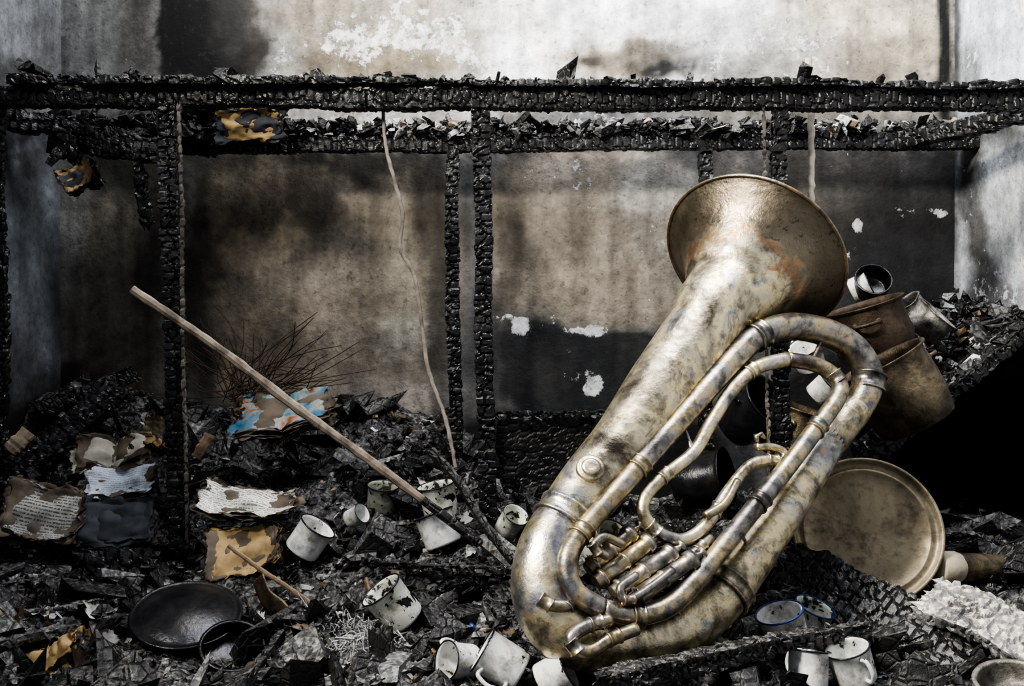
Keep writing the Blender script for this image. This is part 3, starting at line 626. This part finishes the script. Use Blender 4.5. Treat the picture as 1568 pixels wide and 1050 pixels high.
# ---------- sticks
def stick(name,pts,r,mat,tail=None,flat=.6,jit=.002):
    m=MB(); d=catmull([tuple(p) for p in pts],10); n=len(d)
    rr=[r*(1+.25*(random.random()-.5)) for _ in d]
    dd=[Vector(x)+Vector((random.uniform(-1,1),0,random.uniform(-1,1)))*jit*.4 for x in d]
    k=int(n*(tail or 1))
    tube(m,dd[:k+1],rr[:k+1],0,8,True,False,flat)
    if tail: tube(m,dd[k:],[x*1.05 for x in rr[k:]],1,8,True,False,flat)
    m.build(name,[mat,M_CH])
stick('wooden_pole',[V(202,443,2.2),V(330,530,2.22),V(460,628,2.25),V(590,722,2.28),V(735,832,2.3)],.0108,m_wood('weathered_wood',(.15,.12,.095),(.36,.30,.24),burn=.65),.84,.75,.001)
stick('bent_lath',[V(586,165,DS+.03),V(592,230,2.5),V(616,325,2.5),V(613,380,2.5),V(636,430,2.5),V(655,560,2.48),V(682,640,2.45),V(698,715,2.42)],.0048,m_wood('lath_wood',(.10,.085,.07),(.28,.245,.21),burn=.45))
stick('charred_lath',[V(660,690,2.42),V(700,735,2.38),V(740,800,2.3),V(785,858,2.2)],.013,M_CH)
stick('wood_splinter',[V(350,835,2.2),V(400,872,2.17),V(450,905,2.14),V(495,937,2.1)],.006,m_wood('splinter_wood',(.16,.11,.07),(.30,.21,.13),burn=.6))
stick('hanging_lath',[V(1238,90,DS+.06),V(1241,160,DS+.06),V(1243,240,DS+.06),V(1241,330,DS+.06)],.009,m_wood('lath_pale',(.45,.41,.34),(.75,.68,.57),burn=.35),None,.6,.004)
stick('wood_splinter',[V(560,885,2.15),V(568,915,2.12),V(572,935,2.1)],.007,M_BRN); stick('wood_splinter',[V(1150,985,1.95),V(1165,955,1.97)],.005,M_PALE); 
stick('wood_splinter',[V(14,690,2.5),V(45,660,2.52)],.02,M_PALE,None,.3); stick('wood_splinter',[V(300,700,2.45),V(322,665,2.47)],.014,M_BRN,None,.3)
stick('wood_splinter',[V(655,1005,1.95),V(690,985,1.95)],.014,m_wood('fresh_splinter',(.4,.26,.17),(.5,.35,.25),burn=.1),None,.4)
mb=MB(); pts=catmull([tuple(V(*p)) for p in((395,885,2.15),(408,915,2.13),(432,935,2.1),(448,960,2.07),(440,985,2.04))],8)
tube(mb,pts,.024,0,10,True,True,.12); mb.build('bent_metal_strip',[M_POT])
mb=MB(); pts=catmull([tuple(V(*p)) for p in((255,985,2.0),(280,1015,1.97),(330,1035,1.93),(390,1020,1.92),(420,985,1.95))],8)
tube(mb,pts,.004,0,8); mb.build('wire_hoop',[M_PAN])
# ---------- burnt books
def book(name,u,v,d,w,h,nrm,rot,sheets,mats,curl=.2,open_=False,th=.0035,seed=0,edge=.0):
    mb=MB(); n=Vector(nrm).normalized(); r=Vector((1,0,0)); r=(r-n*r.dot(n)).normalized(); up=n.cross(r)
    ca,sa=math.cos(rot),math.sin(rot); r,up=r*ca+up*sa,up*ca-r*sa
    w=px(w,d);h=px(h,d); C=V(u,v,d); NX,NY=28,20
    rs=np.random.default_rng(seed)
    a_,b_=np.meshgrid(np.linspace(-1,1,NX+1),np.linspace(-1,1,NY+1),indexing='ij')
    for s in range(sheets):
        ox,oy=rs.uniform(-.05,.05,2); sc=1-.05*(s/sheets)+rs.uniform(-.05,.05); zz=-th*(sheets-1-s); ph=rs.uniform(0,9)
        ed=np.maximum(np.abs(a_),np.abs(b_)); rd=np.sqrt(a_**2+b_**2)+1e-6
        k=1-.46*fbm(a_*2.8+ph,b_*2.8,s,5,seed+3)*ed**3-.10*np.clip(rd-1,0,1)
        X=a_*k*sc*1.13+ox;Y=b_*k*sc*1.13+oy
        ra=rs.normal(0,.05); X,Y=X*math.cos(ra)-Y*math.sin(ra),X*math.sin(ra)+Y*math.cos(ra)
        lift=rs.uniform(.3,1.5)
        z=zz+curl*w*.7*lift*(X*X*.7 - .35*Y*X+.25*Y*Y)+.022*(fbm(a_*2.2+ph,b_*2.2,s*.2,4,9)-.5)*2
        if open_: z=z+curl*w*1.2*(np.abs(X)**.6*(1-np.abs(X).clip(0,1)))
        e=np.clip((ed-.4)/.6,0,1)**1.4*.6+edge
        vs=[C+r*float(X[i,j])*w/2+up*float(Y[i,j])*h/2+n*float(z[i,j]) for i in range(NX+1) for j in range(NY+1)]
        at=[(a_[i,j]*.5+.5,b_[i,j]*.5+.5,e[i,j]) for i in range(NX+1) for j in range(NY+1)]
        fs=[(i*(NY+1)+j,(i+1)*(NY+1)+j,(i+1)*(NY+1)+j+1,i*(NY+1)+j+1) for i in range(NX) for j in range(NY)]
        mb.add(vs,fs,1 if s==sheets-1 else (0 if s else 2),True,at)
    mb.build(name,mats)
PW=m_paper('page_white',(.80,.79,.74),text=.7); PT=m_paper('page_tan',(.44,.31,.15),mid=(.16,.085,.035)); PN=m_paper('page_newsprint',(.36,.35,.32),text=.8)
PB=m_paper('page_blue',(.62,.67,.76),text=.4); PD=m_paper('cover_dark',(.05,.055,.065),text=.0); PE=m_paper('page_edges',(.15,.12,.09))
PC_=m_paper('cover_coloured',(.1,.2,.3),multi=[(.02,.08,.12),(.06,.17,.27),(.12,.22,.28),(.34,.34,.31),(.36,.13,.05),(.05,.16,.07)])
book('burnt_picture_book',436,640,2.75,165,100,(-.1,-.55,.83),.12,9,[PE,PC_,PD],.15,True,.003,1)
book('burnt_book',380,772,2.42,165,70,(.05,-.5,.88),-.12,7,[PE,PW,PD],.2,False,.003,2)
book('burnt_book',374,842,2.36,126,98,(-.1,-.75,.65),.25,9,[PE,PT,PD],.3,False,.004,3)
book('burnt_book',70,785,2.46,135,100,(.15,-.85,.5),-.1,10,[PE,PN,PD],.25,False,.004,4)
book('burnt_book',178,705,2.6,130,76,(0,-.7,.7),.1,8,[PE,m_paper('page_cream',(.56,.52,.44)),PD],.35,True,.004,5)
book('burnt_book',185,738,2.52,115,62,(.05,-.8,.6),.05,7,[PE,PB,PD],.2,False,.003,6)
book('burnt_book',182,797,2.46,135,86,(0,-.85,.5),.08,8,[PD,PD,PD],.12,False,.003,7)
book('burnt_book',78,1005,2.0,95,56,(-.2,-.6,.7),.5,6,[PT,PT,PD],.4,False,.004,8,.05)
book('burnt_book',128,985,2.05,46,56,(.2,-.6,.7),1.0,4,[PT,PT,PD],.3,False,.004,9,.05)
book('burnt_book',45,975,2.1,60,35,(.1,-.6,.7),.9,3,[PT,PT,PD],.4,False,.004,10,.2)
book('burnt_cardboard',383,190,2.87,112,58,(0,-.9,-.35),.05,3,[PD,PT,PD],.15,False,.004,11,-.05)
book('burnt_cardboard',125,270,2.76,64,50,(-.2,-.85,.3),.6,4,[PD,PT,PD],.4,False,.004,12,.2)
book('burnt_book',235,660,2.62,54,64,(-.3,-.7,.5),1.2,5,[PT,PE,PD],.3,False,.004,14,.15)
# ---------- rusty wire tangle
mb=MB()
for i in range(85):
    b=V(375+rng.normal(0,25),600+rng.normal(0,12),3.08+rng.uniform(-.06,.06)); a=rng.normal(1.57,.75); L=rng.uniform(.12,.32)
    if i>55: a=rng.uniform(-.6,.7)
    e=b+Vector((math.cos(a)*L,rng.uniform(-.08,.06),abs(math.sin(a))*L*.9)); md=b.lerp(e,.5)+Vector((rng.normal(0,.025),0,rng.normal(0,.025)))
    e.y=min(e.y,3.26)
    tube(mb,catmull([tuple(b),tuple(md),tuple(e)],5),.0013,0,5)
mb.build('wire_tangle',[M_WIRE])
mb=MB()
for i in range(420):
    x,y=V(548,985,2.0).x+rng.normal(0,.032),2.0+rng.normal(0,.03)
    b=Vector((x,y,Hs(x,y)+.012+rng.uniform(0,.05)*math.exp(-((x-V(548,985,2.0).x)/.04)**2))); P=[tuple(b)]
    for k in range(3): b=b+Vector(rng.normal(0,.013,3).tolist()); P.append(tuple(b))
    tube(mb,catmull(P,3),rng.uniform(.0008,.0022),0,4,True,True,.4)
for i in range(110):
    x,y=V(548,985,2.0).x+rng.normal(0,.035),2.0+rng.normal(0,.035); curl(mb,(x,y,Hs(x,y)+.02),rng.uniform(.015,.045),0)
mb.build('singed_fibre_clump',[m_char('fibre',.18,.6,.8,(.78,.76,.70))])
mb=MB(); c=V(720,968,2.0); lathe(mb,[(.0001,.02),(.012,.02),(.016,.017),(.017,.0),(.014,0),(.013,.015),(.0001,.015)],c,(-.3,-.6,.6),0,24,.03); mb.build('blue_bottle_cap',[M_BLUE])
pot('metal_basin',1560,1060,1.7,60,40,(-.1,-.2,.95),M_TIN,False)
# ---------- lights
w=bpy.data.worlds.new('World'); bpy.context.scene.world=w; w.use_nodes=True
bg=w.node_tree.nodes['Background']; bg.inputs[0].default_value=(.80,.88,1,1); bg.inputs[1].default_value=.38
def area(name,loc,tgt,sx,sy,e,col):
    l=bpy.data.lights.new(name,'AREA'); l.shape='RECTANGLE'; l.size=sx;l.size_y=sy;l.energy=e;l.color=col
    o=bpy.data.objects.new(name,l); o.location=loc; o.rotation_euler=(Vector(tgt)-Vector(loc)).to_track_quat('-Z','Y').to_euler(); bpy.context.scene.collection.objects.link(o)
area('window_light',(-1.9,.5,2.9),(.4,2.4,.5),.6,.6,315,(1,.95,.86))
area('roof_opening_light',(.5,2.0,3.4),(.5,3.0,1.2),1.8,.9,95,(.97,.98,1))
l=bpy.data.lights.new('sun_shaft','SPOT'); l.energy=420; l.spot_size=math.radians(8); l.spot_blend=.5; l.shadow_soft_size=.03; l.color=(1,.93,.82)
o=bpy.data.objects.new('sun_shaft',l); o.location=(.4,.6,3.2); o.rotation_euler=(V(1530,950,1.95)-Vector(o.location)).to_track_quat('-Z','Y').to_euler(); bpy.context.scene.collection.objects.link(o)
bpy.context.scene.view_settings.look='AgX - High Contrast'
# ---------- camera
c=bpy.data.cameras.new('camera'); c.lens=35; c.sensor_width=36; c.clip_start=.05
o=bpy.data.objects.new('camera',c); o.location=(0,0,CZ); o.rotation_euler=(math.radians(90),0,0); bpy.context.scene.collection.objects.link(o); bpy.context.scene.camera=o
